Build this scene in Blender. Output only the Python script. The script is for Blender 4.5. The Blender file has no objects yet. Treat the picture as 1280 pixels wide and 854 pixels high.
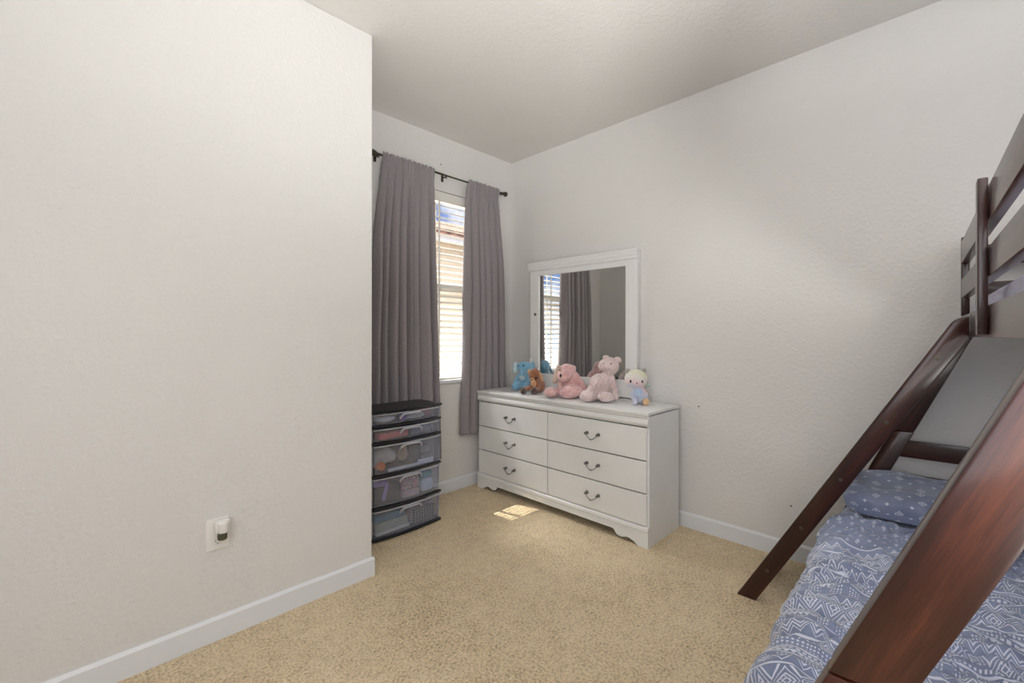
import bpy, bmesh, math, random
from mathutils import Vector, Matrix, noise, Euler
PI = math.pi
R = math.radians
random.seed(7)
S = bpy.context.scene
C = S.collection

# ------------------------------------------------------------------ camera
CAMH = 1.22
cam_d = bpy.data.cameras.new('camera')
cam = bpy.data.objects.new('camera', cam_d); C.objects.link(cam)
cam_d.sensor_width = 36.0
cam_d.lens = 555.74 / 1280 * 36.0
cam_d.shift_y = -8.1 / 1280
cam_d.clip_start = 0.02
cam.location = (0, 0, CAMH)
cam.rotation_euler = (Matrix.Rotation(-0.7912, 4, 'Z') @ Matrix.Rotation(PI/2 - 0.0005, 4, 'X') @ Matrix.Rotation(0.0015, 4, 'Z')).to_euler()
S.camera = cam
S.view_settings.view_transform = 'Standard'
S.view_settings.look = 'None'
S.view_settings.gamma = 1
S.view_settings.use_curve_mapping = False
S.view_settings.exposure = 0.22

# ------------------------------------------------------------------ node helper
class V:
    """a scalar socket with operators"""
    def __init__(s, nt, sock): s.nt, s.s = nt, sock
    def _m(s, op, *a):
        n = s.nt.nodes.new('ShaderNodeMath'); n.operation = op
        for i, x in enumerate((s,) + a):
            if isinstance(x, V): s.nt.links.new(x.s, n.inputs[i])
            else: n.inputs[i].default_value = x
        return V(s.nt, n.outputs[0])
    def __add__(s, o): return s._m('ADD', o)
    def __sub__(s, o): return s._m('SUBTRACT', o)
    def __mul__(s, o): return s._m('MULTIPLY', o)
    def __truediv__(s, o): return s._m('DIVIDE', o)
    def abs(s): return s._m('ABSOLUTE')
    def fract(s): return s._m('FRACT')
    def floor(s): return s._m('FLOOR')
    def lt(s, o): return s._m('LESS_THAN', o)
    def gt(s, o): return s._m('GREATER_THAN', o)
    def max(s, o): return s._m('MAXIMUM', o)
    def min(s, o): return s._m('MINIMUM', o)
    def mod(s, o): return s._m('FLOORED_MODULO', o)
    def sin(s): return s._m('SINE')
    def pow(s, o): return s._m('POWER', o)
def band(t, a, b): return t.gt(a) * t.lt(b)

def new_mat(name):
    m = bpy.data.materials.new(name); m.use_nodes = True
    nt = m.node_tree
    return m, nt, nt.nodes['Principled BSDF']
def srgb(r, g, b):
    f = lambda c: (c/255/12.92) if c/255 <= 0.04045 else ((c/255+0.055)/1.055)**2.4
    return (f(r), f(g), f(b), 1)
def tex_noise(nt, scale, detail=3, rough=0.5, vec=None, coord='Object'):
    n = nt.nodes.new('ShaderNodeTexNoise')
    n.inputs['Scale'].default_value = scale; n.inputs['Detail'].default_value = detail
    n.inputs['Roughness'].default_value = rough
    if vec is None:
        tc = nt.nodes.new('ShaderNodeTexCoord'); vec = tc.outputs[coord]
    nt.links.new(vec, n.inputs['Vector'])
    return n
def ramp(nt, fac, stops):
    r = nt.nodes.new('ShaderNodeValToRGB'); e = r.color_ramp.elements
    while len(e) < len(stops): e.new(0.5)
    for i, (p, c) in enumerate(stops): e[i].position = p; e[i].color = c
    nt.links.new(fac, r.inputs[0]); return r
def bump(nt, bsdf, height, strength, dist, prev=None):
    b = nt.nodes.new('ShaderNodeBump'); b.inputs['Strength'].default_value = strength
    b.inputs['Distance'].default_value = dist
    nt.links.new(height, b.inputs['Height'])
    if prev: nt.links.new(prev.outputs[0], b.inputs['Normal'])
    nt.links.new(b.outputs[0], bsdf.inputs['Normal']); return b
def simple(name, col, rough=0.5, metal=0.0, bscale=0, bstr=0.2, bdist=0.001, vary=0.0, coat=0.0, sheen=0.0, trans=0.0):
    m, nt, b = new_mat(name)
    b.inputs['Base Color'].default_value = col
    b.inputs['Roughness'].default_value = rough
    b.inputs['Metallic'].default_value = metal
    b.inputs['Coat Weight'].default_value = coat
    b.inputs['Sheen Weight'].default_value = sheen
    if trans: b.inputs['Transmission Weight'].default_value = trans
    if vary:
        n = tex_noise(nt, 6, 4)
        k = ramp(nt, n.outputs[0], [(0.3, tuple(c*(1-vary) for c in col[:3])+(1,)), (0.7, tuple(min(1, c*(1+vary)) for c in col[:3])+(1,))])
        nt.links.new(k.outputs[0], b.inputs['Base Color'])
    if bscale:
        n2 = tex_noise(nt, bscale, 4, 0.6)
        bump(nt, b, n2.outputs[0], bstr, bdist)
    return m

# ------------------------------------------------------------------ world (sky with clouds)
w = bpy.data.worlds.new('sky'); S.world = w; w.use_nodes = True
nt = w.node_tree; bg = nt.nodes['Background']
tc = nt.nodes.new('ShaderNodeTexCoord')
sep = nt.nodes.new('ShaderNodeSeparateXYZ'); nt.links.new(tc.outputs['Generated'], sep.inputs[0])
zc = V(nt, sep.outputs['Z'])
sky = ramp(nt, zc.max(0.0).s, [(0.0, srgb(150, 190, 235)), (0.22, srgb(60, 125, 215)), (1.0, srgb(40, 90, 190))])
cn = tex_noise(nt, 5.0, 6, 0.55, tc.outputs['Generated'])
cl = ramp(nt, cn.outputs[0], [(0.50, (0, 0, 0, 1)), (0.64, (1, 1, 1, 1))])
mx = nt.nodes.new('ShaderNodeMixRGB'); nt.links.new(cl.outputs[0], mx.inputs[0]); nt.links.new(sky.outputs[0], mx.inputs[1])
mx.inputs[2].default_value = (1.25, 1.25, 1.27, 1)
nt.links.new(mx.outputs[0], bg.inputs['Color']); bg.inputs['Strength'].default_value = 0.85

# ------------------------------------------------------------------ lights
def area(name, loc, target, sx, sy, power, col=(1, 1, 1), portal=False):
    l = bpy.data.lights.new(name, 'AREA'); l.shape = 'RECTANGLE'; l.size = sx; l.size_y = sy
    l.energy = power; l.color = col
    o = bpy.data.objects.new(name, l); C.objects.link(o); o.location = loc
    o.rotation_euler = (Vector(target) - Vector(loc)).to_track_quat('-Z', 'Y').to_euler()
    if portal: l.cycles.is_portal = True
    return o
sun = bpy.data.lights.new('sun', 'SUN'); sun.energy = 20.0; sun.angle = R(0.8); sun.color = (1, .95, .86)
so = bpy.data.objects.new('sun', sun); C.objects.link(so)
so.rotation_euler = Vector((0.10, -0.60, -0.973)).to_track_quat('-Z', 'Y').to_euler()
area('window_sky_portal', (2.08, 2.92, 1.6), (2.08, 0, 1.6), 0.9, 1.5, 1, portal=True)
# added area lamp high outside, boosting daylight through the front window
area('fill_light_front', (1.7, 4.6, 3.9), (2.08, 2.85, 1.6), 2.2, 1.6, 950, (1.0, .99, .97))
# added fill lamp at the assumed wide window behind the camera
area('fill_light_back', (-1.36, -0.35, 1.65), (2.2, 1.2, 1.5), 1.9, 1.5, 28, (1.0, .985, .96))
# weak added fill lamp outside the assumed side window
area('fill_light_side', (0.5, -1.80, 1.55), (1.0, 2.0, 1.6), 1.5, 1.3, 3, (1.0, .985, .96))
def spot(name, loc, target, power, ang, rad, col):
    l = bpy.data.lights.new(name, 'SPOT'); l.energy = power; l.spot_size = R(ang); l.spot_blend = 1.0
    l.shadow_soft_size = rad; l.color = col
    o = bpy.data.objects.new(name, l); C.objects.link(o); o.location = loc
    o.rotation_euler = (Vector(target) - Vector(loc)).to_track_quat('-Z', 'Y').to_euler(); return o
# added fill spot behind the camera, bounced off the ceiling; no lamp modelled
spot('bounce_light', (-.30, -.95, .75), (.65, -.25, 2.7), 540, 110, .25, (1.0, .99, .972))

# ------------------------------------------------------------------ mesh helpers
def tag(o, label=None, cat=None, group=None, kind=None):
    if label: o['label'] = label
    if cat: o['category'] = cat
    if group: o['group'] = group
    if kind: o['kind'] = kind
    return o
def empty(name, loc=(0, 0, 0), rz=0.0):
    o = bpy.data.objects.new(name, None); C.objects.link(o)
    o.location = loc; o.rotation_euler = (0, 0, rz); o.empty_display_size = 0.05
    return o
def link(name, me, mat, parent=None, smooth=True, mats=None):
    o = bpy.data.objects.new(name, me); C.objects.link(o)
    for m in (mats or [mat]): me.materials.append(m)
    if smooth:
        for p in me.polygons: p.use_smooth = True
    if parent: o.parent = parent
    return o
class MB:
    def __init__(s): s.bm = bmesh.new()
    def _merge(s, b, M=None, mi=0):
        if M is not None: bmesh.ops.transform(b, matrix=M, verts=b.verts)
        for f in b.faces: f.material_index = mi
        me = bpy.data.meshes.new('t'); b.to_mesh(me); b.free()
        s.bm.from_mesh(me); bpy.data.meshes.remove(me)
        return s
    def box(s, lo, hi, bev=0.0, M=None, mi=0, seg=2):
        b = bmesh.new(); bmesh.ops.create_cube(b, size=1)
        d = [hi[i]-lo[i] for i in range(3)]; c = [(hi[i]+lo[i])/2 for i in range(3)]
        bmesh.ops.scale(b, vec=d, verts=b.verts); bmesh.ops.translate(b, vec=c, verts=b.verts)
        if bev: bmesh.ops.bevel(b, geom=b.edges[:], offset=bev, segments=seg, profile=0.6, affect='EDGES')
        return s._merge(b, M, mi)
    def prism(s, pts, plane, t0, t1, bev=0.0, M=None, mi=0):
        """pts: 2D outline; plane 'yz' extrudes along x, 'xz' along y, 'xy' along z"""
        b = bmesh.new()
        def mk(p, t): return {'yz': (t, p[0], p[1]), 'xz': (p[0], t, p[1]), 'xy': (p[0], p[1], t)}[plane]
        A = [b.verts.new(mk(p, t0)) for p in pts]; B = [b.verts.new(mk(p, t1)) for p in pts]
        n = len(pts); b.faces.new(A); b.faces.new(B)
        for i in range(n): b.faces.new((A[i], A[(i+1) % n], B[(i+1) % n], B[i]))
        bmesh.ops.recalc_face_normals(b, faces=b.faces)
        if bev: bmesh.ops.bevel(b, geom=b.edges[:], offset=bev, segments=2, profile=0.6, affect='EDGES')
        return s._merge(b, M, mi)
    def lathe(s, prof, seg=20, M=None, mi=0):
        """prof: (r, z) from bottom to top around Z"""
        b = bmesh.new(); rings = []
        for r, z in prof:
            rings.append([b.verts.new((r*math.cos(2*PI*i/seg), r*math.sin(2*PI*i/seg), z)) for i in range(seg)])
        for a, c in zip(rings, rings[1:]):
            for i in range(seg): b.faces.new((a[i], a[(i+1) % seg], c[(i+1) % seg], c[i]))
        if prof[0][0] > 1e-5: b.faces.new(rings[0][::-1])
        if prof[-1][0] > 1e-5: b.faces.new(rings[-1])
        bmesh.ops.remove_doubles(b, verts=b.verts, dist=1e-6)
        return s._merge(b, M, mi)
    def tube(s, pts, r, seg=8, mi=0, M=None):
        b = bmesh.new(); pts = [Vector(p) for p in pts]; rings = []
        rr = r if isinstance(r, (list, tuple)) else [r]*len(pts)
        up = None
        for i, p in enumerate(pts):
            t = (pts[min(i+1, len(pts)-1)] - pts[max(i-1, 0)]).normalized()
            if up is None: up = Vector((0, 0, 1)) if abs(t.z) < .9 else Vector((1, 0, 0))
            x = up.cross(t).normalized(); y = t.cross(x).normalized(); up = y
            rings.append([b.verts.new(p + (x*math.cos(2*PI*k/seg) + y*math.sin(2*PI*k/seg))*rr[i]) for k in range(seg)])
        for a, c in zip(rings, rings[1:]):
            for k in range(seg): b.faces.new((a[k], a[(k+1) % seg], c[(k+1) % seg], c[k]))
        b.faces.new(rings[0][::-1]); b.faces.new(rings[-1])
        return s._merge(b, M, mi)
    def ell(s, c, r, rot=None, mi=0, sub=3):
        b = bmesh.new(); bmesh.ops.create_icosphere(b, subdivisions=sub, radius=1)
        M = Matrix.Translation(c) @ (Euler(rot).to_matrix().to_4x4() if rot else Matrix()) @ Matrix.Diagonal((*r, 1))
        return s._merge(b, M, mi)
    def build(s, name, mat, parent=None, smooth=False, mats=None, flat_angle=None):
        me = bpy.data.meshes.new(name); s.bm.to_mesh(me); s.bm.free()
        o = link(name, me, mat, parent, smooth, mats)
        if smooth: me.set_sharp_from_angle(angle=R(flat_angle or 40))
        return o

# ------------------------------------------------------------------ materials
def wall_mat(name, col, bs=0.35):
    m, nt, b = new_mat(name)
    b.inputs['Roughness'].default_value = 0.85
    n = tex_noise(nt, 1.1, 4)
    c2 = tuple(c*0.96 for c in col[:3]) + (1,)
    k = ramp(nt, n.outputs[0], [(0.35, c2), (0.65, col)])
    nt.links.new(k.outputs[0], b.inputs['Base Color'])
    n1 = tex_noise(nt, 55, 3, 0.5); n2 = tex_noise(nt, 170, 2, 0.5)
    r1 = ramp(nt, n1.outputs[0], [(0.42, (0, 0, 0, 1)), (0.62, (1, 1, 1, 1))])
    bb = bump(nt, b, r1.outputs[0], bs, 0.0025)
    bump(nt, b, n2.outputs[0], bs*0.8, 0.0015, bb)
    return m
M = {}
M['wall'] = wall_mat('painted_wall', (0.70, 0.685, 0.66, 1))
M['ceil'] = wall_mat('painted_ceiling', (0.70, 0.68, 0.65, 1), 0.3)
M['trim'] = simple('trim_paint', (0.72, 0.735, 0.755, 1), 0.4, bscale=20, bstr=.05)
def carpet():
    m, nt, b = new_mat('carpet'); b.inputs['Roughness'].default_value = 1.0
    b.inputs['Sheen Weight'].default_value = 0.15
    tc = nt.nodes.new('ShaderNodeTexCoord')
    big = tex_noise(nt, 2.2, 4, 0.55, tc.outputs['Object'])
    mid = tex_noise(nt, 17, 4, 0.6, tc.outputs['Object'])
    fine = tex_noise(nt, 95, 4, 0.72, tc.outputs['Object'])
    vor = nt.nodes.new('ShaderNodeTexVoronoi'); vor.inputs['Scale'].default_value = 170
    nt.links.new(tc.outputs['Object'], vor.inputs['Vector'])
    f = V(nt, fine.outputs[0]); mi = V(nt, mid.outputs[0]); bi = V(nt, big.outputs[0])
    v = f*0.86 + mi*0.20 + bi*0.20 - 0.085
    k = ramp(nt, v.s, [(0.36, (0.22, 0.145, 0.068, 1)), (0.44, (0.56, 0.42, 0.24, 1)), (0.54, (0.82, 0.645, 0.405, 1)), (0.66, (0.95, 0.80, 0.55, 1))])
    nt.links.new(k.outputs[0], b.inputs['Base Color'])
    b1 = bump(nt, b, mid.outputs[0], 0.7, 0.015)
    b2 = bump(nt, b, fine.outputs[0], 1.0, 0.012, b1)
    bump(nt, b, vor.outputs[0], 0.5, 0.005, b2)
    return m
M['carpet'] = carpet()
def wood(name, dark, mid_, light, rough=0.28):
    m, nt, b = new_mat(name)
    tc = nt.nodes.new('ShaderNodeTexCoord')
    mp = nt.nodes.new('ShaderNodeMapping'); mp.inputs['Scale'].default_value = (0.55, 7, 7)
    nt.links.new(tc.outputs['Object'], mp.inputs[0])
    n = tex_noise(nt, 3.2, 6, 0.6, mp.outputs[0])
    mp2 = nt.nodes.new('ShaderNodeMapping'); mp2.inputs['Scale'].default_value = (3, 60, 60)
    nt.links.new(tc.outputs['Object'], mp2.inputs[0])
    n2 = tex_noise(nt, 6, 3, 0.6, mp2.outputs[0])
    v = V(nt, n.outputs[0])*0.8 + V(nt, n2.outputs[0])*0.2
    k = ramp(nt, v.s, [(0.34, dark), (0.5, mid_), (0.68, light)])
    nt.links.new(k.outputs[0], b.inputs['Base Color'])
    b.inputs['Roughness'].default_value = rough
    b.inputs['Coat Weight'].default_value = 0.5; b.inputs['Coat Roughness'].default_value = 0.14; b.inputs['Specular IOR Level'].default_value = 0.3
    bump(nt, b, n2.outputs[0], 0.08, 0.001)
    return m
M['wood'] = wood('cherry_wood', (0.014, 0.0045, 0.0035, 1), (0.037, 0.0095, 0.0062, 1), (0.095, 0.026, 0.011, 1), .33)
M['white_paint'] = simple('white_lacquer', (0.74, 0.74, 0.725, 1), 0.38, bscale=12, bstr=.04, vary=.03)
M['mirror_paint'] = simple('mirror_white_paint', (0.76, 0.755, 0.74, 1), 0.4, bscale=12, bstr=.04)
M['dark_gap'] = simple('dark_recess', (0.10, 0.095, 0.085, 1), 0.8)
M['pewter'] = simple('pewter', (0.22, 0.22, 0.22, 1), 0.3, 1.0, bscale=90, bstr=.15)
M['bronze'] = simple('bronze_rod', (0.085, 0.075, 0.055, 1), 0.38, 0.8)
M['mirror'] = simple('mirror_glass', (0.88, 0.89, 0.88, 1), 0.01, 1.0)
M['black_plastic'] = simple('black_plastic', (0.012, 0.012, 0.014, 1), 0.3, bscale=150, bstr=.1)
M['plastic_white'] = simple('white_plastic', (0.78, 0.76, 0.73, 1), 0.35)
M['slat'] = None
def thin_glass(name, tint=(1, 1, 1, 1), refl=0.06, haze=0.0, hazecol=(.6, .62, .66, 1)):
    m = bpy.data.materials.new(name); m.use_nodes = True; nt = m.node_tree
    nt.nodes.remove(nt.nodes['Principled BSDF']); out = nt.nodes['Material Output']
    tr = nt.nodes.new('ShaderNodeBsdfTransparent'); tr.inputs[0].default_value = tint
    gl = nt.nodes.new('ShaderNodeBsdfGlossy'); gl.inputs['Roughness'].default_value = 0.08 if haze else 0.02
    mix = nt.nodes.new('ShaderNodeMixShader'); mix.inputs[0].default_value = refl
    nt.links.new(tr.outputs[0], mix.inputs[1]); nt.links.new(gl.outputs[0], mix.inputs[2])
    last = mix
    if haze:
        df = nt.nodes.new('ShaderNodeBsdfDiffuse'); df.inputs[0].default_value = hazecol
        tn = tex_noise(nt, 30, 2)
        m2 = nt.nodes.new('ShaderNodeMixShader')
        nt.links.new((V(nt, tn.outputs[0])*0.15 + (haze-0.07)).s, m2.inputs[0])
        nt.links.new(mix.outputs[0], m2.inputs[1]); nt.links.new(df.outputs[0], m2.inputs[2]); last = m2
    nt.links.new(last.outputs[0], out.inputs[0]); return m
M['glass'] = thin_glass('window_glass', refl=0.05)
M['clear'] = thin_glass('clear_plastic', (0.88, 0.90, 0.96, 1), 0.06, 0.09, (.62, .64, .70, 1))
M['clear_rim'] = thin_glass('frosted_plastic', (0.9, 0.9, 0.93, 1), 0.10, 0.50, (.62, .63, .67, 1))
def slat_mat():
    m, nt, b = new_mat('blind_slat'); out = nt.nodes['Material Output']
    b.inputs['Base Color'].default_value = (0.85, 0.84, 0.80, 1); b.inputs['Roughness'].default_value = 0.4
    t = nt.nodes.new('ShaderNodeBsdfTranslucent'); t.inputs[0].default_value = (0.9, 0.86, 0.76, 1)
    mx = nt.nodes.new('ShaderNodeMixShader'); mx.inputs[0].default_value = 0.22
    nt.links.new(b.outputs[0], mx.inputs[1]); nt.links.new(t.outputs[0], mx.inputs[2])
    nt.links.new(mx.outputs[0], out.inputs[0]); return m
M['slat'] = slat_mat()
def curtain_mat():
    m, nt, b = new_mat('linen_curtain'); out = nt.nodes['Material Output']
    uv = nt.nodes.new('ShaderNodeUVMap')
    a = nt.nodes.new('ShaderNodeMapping'); a.inputs['Scale'].default_value = (900, 60, 1)
    c = nt.nodes.new('ShaderNodeMapping'); c.inputs['Scale'].default_value = (60, 900, 1)
    nt.links.new(uv.outputs[0], a.inputs[0]); nt.links.new(uv.outputs[0], c.inputs[0])
    n1 = tex_noise(nt, 1, 2, .5, a.outputs[0]); n2 = tex_noise(nt, 1, 2, .5, c.outputs[0])
    d = nt.nodes.new('ShaderNodeMapping'); d.inputs['Scale'].default_value = (130, 130, 1); nt.links.new(uv.outputs[0], d.inputs[0])
    n3 = tex_noise(nt, 1, 4, .7, d.outputs[0])
    v = V(nt, n1.outputs[0])*0.35 + V(nt, n2.outputs[0])*0.35 + V(nt, n3.outputs[0])*0.3
    k = ramp(nt, v.s, [(0.36, (0.17, 0.152, 0.160, 1)), (0.64, (0.43, 0.39, 0.405, 1))])
    nt.links.new(k.outputs[0], b.inputs['Base Color']); b.inputs['Roughness'].default_value = 0.9
    b.inputs['Sheen Weight'].default_value = 0.2
    bump(nt, b, v.s, 0.35, 0.001)
    t = nt.nodes.new('ShaderNodeBsdfTranslucent'); t.inputs[0].default_value = (0.30, 0.27, 0.28, 1)
    mx = nt.nodes.new('ShaderNodeMixShader'); mx.inputs[0].default_value = 0.12
    nt.links.new(b.outputs[0], mx.inputs[1]); nt.links.new(t.outputs[0], mx.inputs[2])
    nt.links.new(mx.outputs[0], out.inputs[0]); return m
M['curtain'] = curtain_mat()
def bedding(name, kind):
    """blue fabric printed with white diamonds, dots, stripes; uv in metres (u across bed, v along bed)"""
    m, nt, b = new_mat(name); b.inputs['Roughness'].default_value = 0.5; b.inputs['Sheen Weight'].default_value = 0.4
    uvn = nt.nodes.new('ShaderNodeUVMap'); sp = nt.nodes.new('ShaderNodeSeparateXYZ'); nt.links.new(uvn.outputs[0], sp.inputs[0])
    wn = tex_noise(nt, 6, 3, .5, uvn.outputs[0]); ws = nt.nodes.new('ShaderNodeSeparateColor'); nt.links.new(wn.outputs['Color'], ws.inputs[0])
    K = 1.0 if kind == 'pillow' else 2.7
    u = (V(nt, sp.outputs[0]) + (V(nt, ws.outputs[0]) - .5)*0.04)*K
    v = (V(nt, sp.outputs[1]) - 1.98 + (V(nt, ws.outputs[1]) - .5)*0.03)*K + 1.98
    def cell(x, s): return ((x/s).fract() - 0.5).abs()
    def diamonds(su, sv):
        row = (v/(sv*0.5)).floor()
        d = cell(u, su) + cell(v, sv)*1.0
        ring = band(d, 0.14, 0.20).max(d.lt(0.07))
        u2 = u + su*0.5; v2 = v + sv*0.5
        d2 = cell(u2, su) + cell(v2, sv)
        return ring.max(d2.lt(0.09))
    def dots(s, r, gate=None):
        q = cell(u, s).max(cell(v, s)).lt(r)
        if gate: q = q * (u/gate).fract().lt(0.62)
        return q
    if kind == 'pillow':
        pat = diamonds(0.075, 0.060)
    else:
        far = v.gt(1.98) * diamonds(0.085, 0.075)
        t = ((v*-1 + 1.98)/0.52).fract()*0.52
        near = v.lt(1.98)
        zig = (cell(u, 0.07)*0.07*1.0)
        def zz(a, wd): return (t - a - zig).abs().lt(wd)
        lines = band(t, 0, .010).max(band(t, .105, .110)).max(band(t, .215, .226)).max(band(t, .365, .371)).max(band(t, .382, .388)).max(band(t, .455, .463))
        dg = band(t, .022, .095) * dots(0.017, 0.26, 0.11)
        zg = zz(.130, .0045).max(zz(.150, .0045)).max(zz(.170, .0025))*band(t, .115, .212)
        d = cell(u, .12) + ((t-.295)/.13).abs()
        lat = band(t, .23, .36) * (band(d, .10, .16).max(band(d, .26, .33)).max(band(d, .44, .48)).max(band(d, .60, .68)).max(dots(.014, .2)*band(d, .16, .26)))
        small = band(t, .395, .45)*dots(.021, .24)
        dash = band(t, .470, .482)*cell(u, .03).lt(.3)
        tri = band(t, .49, .515)*(cell(u, .03)*.05 + .49 - t).gt(-.004)
        pat = far.max(near*lines.max(dg).max(zg).max(lat).max(small).max(dash).max(tri))
    base = tex_noise(nt, 5, 4, .6, uvn.outputs[0])
    k = ramp(nt, base.outputs[0], [(0.3, (0.15, 0.18, 0.285, 1)), (0.7, (0.25, 0.29, 0.42, 1))])
    mx = nt.nodes.new('ShaderNodeMixRGB'); mx.inputs[2].default_value = (0.78, 0.80, 0.88, 1)
    nt.links.new((pat*0.72).s, mx.inputs[0]); nt.links.new(k.outputs[0], mx.inputs[1])
    nt.links.new(mx.outputs[0], b.inputs['Base Color'])
    wr = tex_noise(nt, 22, 4, .55, uvn.outputs[0])
    bump(nt, b, wr.outputs[0], 0.5, 0.012)
    return m
M['bedding'] = bedding('printed_comforter', 'comforter')
M['pillowcase'] = bedding('printed_pillowcase', 'pillow')
def fur(name, c1, c2, scale=170):
    m, nt, b = new_mat(name); b.inputs['Roughness'].default_value = 1.0
    b.inputs['Sheen Weight'].default_value = 0.6; b.inputs['Sheen Roughness'].default_value = .6
    n = tex_noise(nt, scale, 4, .7); n2 = tex_noise(nt, 14, 3)
    v = V(nt, n.outputs[0])*0.6 + V(nt, n2.outputs[0])*0.4
    k = ramp(nt, v.s, [(0.40, c1), (0.62, c2)])
    nt.links.new(k.outputs[0], b.inputs['Base Color'])
    bump(nt, b, n.outputs[0], 0.9, 0.006); return m

# ------------------------------------------------------------------ room shell
WY, WX, LY, LX, HC = 2.778, 2.797, 2.09, 1.105, 2.737
BX, FY = -1.25, -1.70      # back wall x, south wall y
def struct(name, mb, mat, parent=None, **k):
    o = mb.build(name, mat, parent, **k)
    if parent is None: o['kind'] = 'structure'
    return o
fl = MB(); fl.box((BX-.15, FY-.15, -.12), (WX+.15, WY+.15, 0.0)); struct('floor', fl, M['carpet'])
ce = MB(); ce.box((BX-.15, FY-.15, HC), (WX+.15, WY+.15, HC+.12)); struct('ceiling', ce, M['ceil'])
wl = MB(); wl.box((BX-.15, LY, 0), (LX, WY+.15, HC), 0.006); struct('wall_left', wl, M['wall'])
wx0, wx1, wz0, wz1 = 1.63, 2.53, 0.87, 2.32
ww = MB()
ww.box((LX, WY, 0), (wx0, WY+.15, HC)); ww.box((wx1, WY, 0), (WX, WY+.15, HC))
ww.box((wx0, WY, 0), (wx1, WY+.15, wz0)); ww.box((wx0, WY, wz1), (wx1, WY+.15, HC)); struct('wall_window_side', ww, M['wall'])
wr = MB(); wr.box((WX, FY-.15, 0), (WX+.15, WY+.15, HC)); struct('wall_right', wr, M['wall'])
wb = MB()   # wall behind the camera, with a wide opening added to let fill light in
by0, by1, bz0, bz1 = -1.35, 0.65, 0.85, 2.40
wb.box((BX-.15, FY, 0), (BX, by0, HC)); wb.box((BX-.15, by1, 0), (BX, LY, HC))
wb.box((BX-.15, by0, 0), (BX, by1, bz0)); wb.box((BX-.15, by0, bz1), (BX, by1, HC)); struct('wall_back', wb, M['wall'])
ws = MB()
sx0, sx1, sz0, sz1 = -.3, 1.3, .85, 2.25  # unseen opening added for the side fill lamp
ws.box((BX-.15, FY-.15, 0), (sx0, FY, HC)); ws.box((sx1, FY-.15, 0), (WX, FY, HC))
ws.box((sx0, FY-.15, 0), (sx1, FY, sz0)); ws.box((sx0, FY-.15, sz1), (sx1, FY, HC)); struct('wall_front', ws, M['wall'])

def baseboard(name, path_boxes):
    mb = MB()
    for (lo, hi, ax, side) in path_boxes:
        t, h = 0.013, 0.094
        # profile with chamfered top; ax = run axis, side = direction the face looks
        if ax == 'x':
            y0 = lo[1]; pr = [(y0, 0), (y0+side*t, 0), (y0+side*t, h-.012), (y0+side*.005, h), (y0, h)]
            mb.prism(pr, 'yz', lo[0], hi[0], 0.0)
        else:
            x0 = lo[0]; pr = [(x0, 0), (x0+side*t, 0), (x0+side*t, h-.012), (x0+side*.005, h), (x0, h)]
            mb.prism(pr, 'xz', lo[1], hi[1], 0.0)
    return struct(name, mb, M['trim'])
baseboard('baseboard_left', [((BX, LY), (LX+.008, LY), 'x', -1), ((LX, LY-.008), (LX, WY), 'y', 1)])
baseboard('baseboard_window_side', [((LX+.013, WY), (WX, WY), 'x', -1)])
baseboard('baseboard_right', [((WX, FY), (WX, WY-.013), 'y', -1)])

# front window: frame, sashes, glass
wn = MB()
fy0, fy1 = WY+.085, WY+.14
f = .045
wn.box((wx0, fy0, wz0), (wx0+f, fy1, wz1), .004); wn.box((wx1-f, fy0, wz0), (wx1, fy1, wz1), .004)
wn.box((wx0+f, fy0, wz0), (wx1-f, fy1, wz0+f), .004); wn.box((wx0+f, fy0, wz1-f), (wx1-f, fy1, wz1), .004)
wn.box((wx0+f, fy0-.01, 1.575), (wx1-f, fy1, 1.635), .004)
win = struct('window_1', wn, M['trim'])
gp = MB(); gp.box((wx0+f, fy0+.025, wz0+f), (wx1-f, fy0+.029, 1.575)); gp.box((wx0+f, fy0+.025, 1.635), (wx1-f, fy0+.029, wz1-f))
gp.build('window_pane', M['glass'], win)
sl = MB(); sl.box((wx0-.02, WY-.022, wz0-.024), (wx1+.02, WY+.085, wz0), .004); sl.build('window_sill', M['trim'], win)
for nm, (a0, a1, c0, c1, ax) in {'added_window_2': (by0, by1, bz0, bz1, 'y'), 'added_window_3': (sx0, sx1, sz0, sz1, 'x')}.items():  # frames of two unseen windows, added to admit the fill light
    wn = MB(); f = .05
    def bb(p, q, r_, s_):
        if ax == 'y': wn.box((BX-.10, p, r_), (BX-.05, q, s_), .004)
        else: wn.box((p, FY-.10, r_), (q, FY-.05, s_), .004)
    bb(a0, a0+f, c0, c1); bb(a1-f, a1, c0, c1); bb(a0+f, a1-f, c0, c0+f); bb(a0+f, a1-f, c1-f, c1)
    struct(nm, wn, M['trim'])

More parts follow.
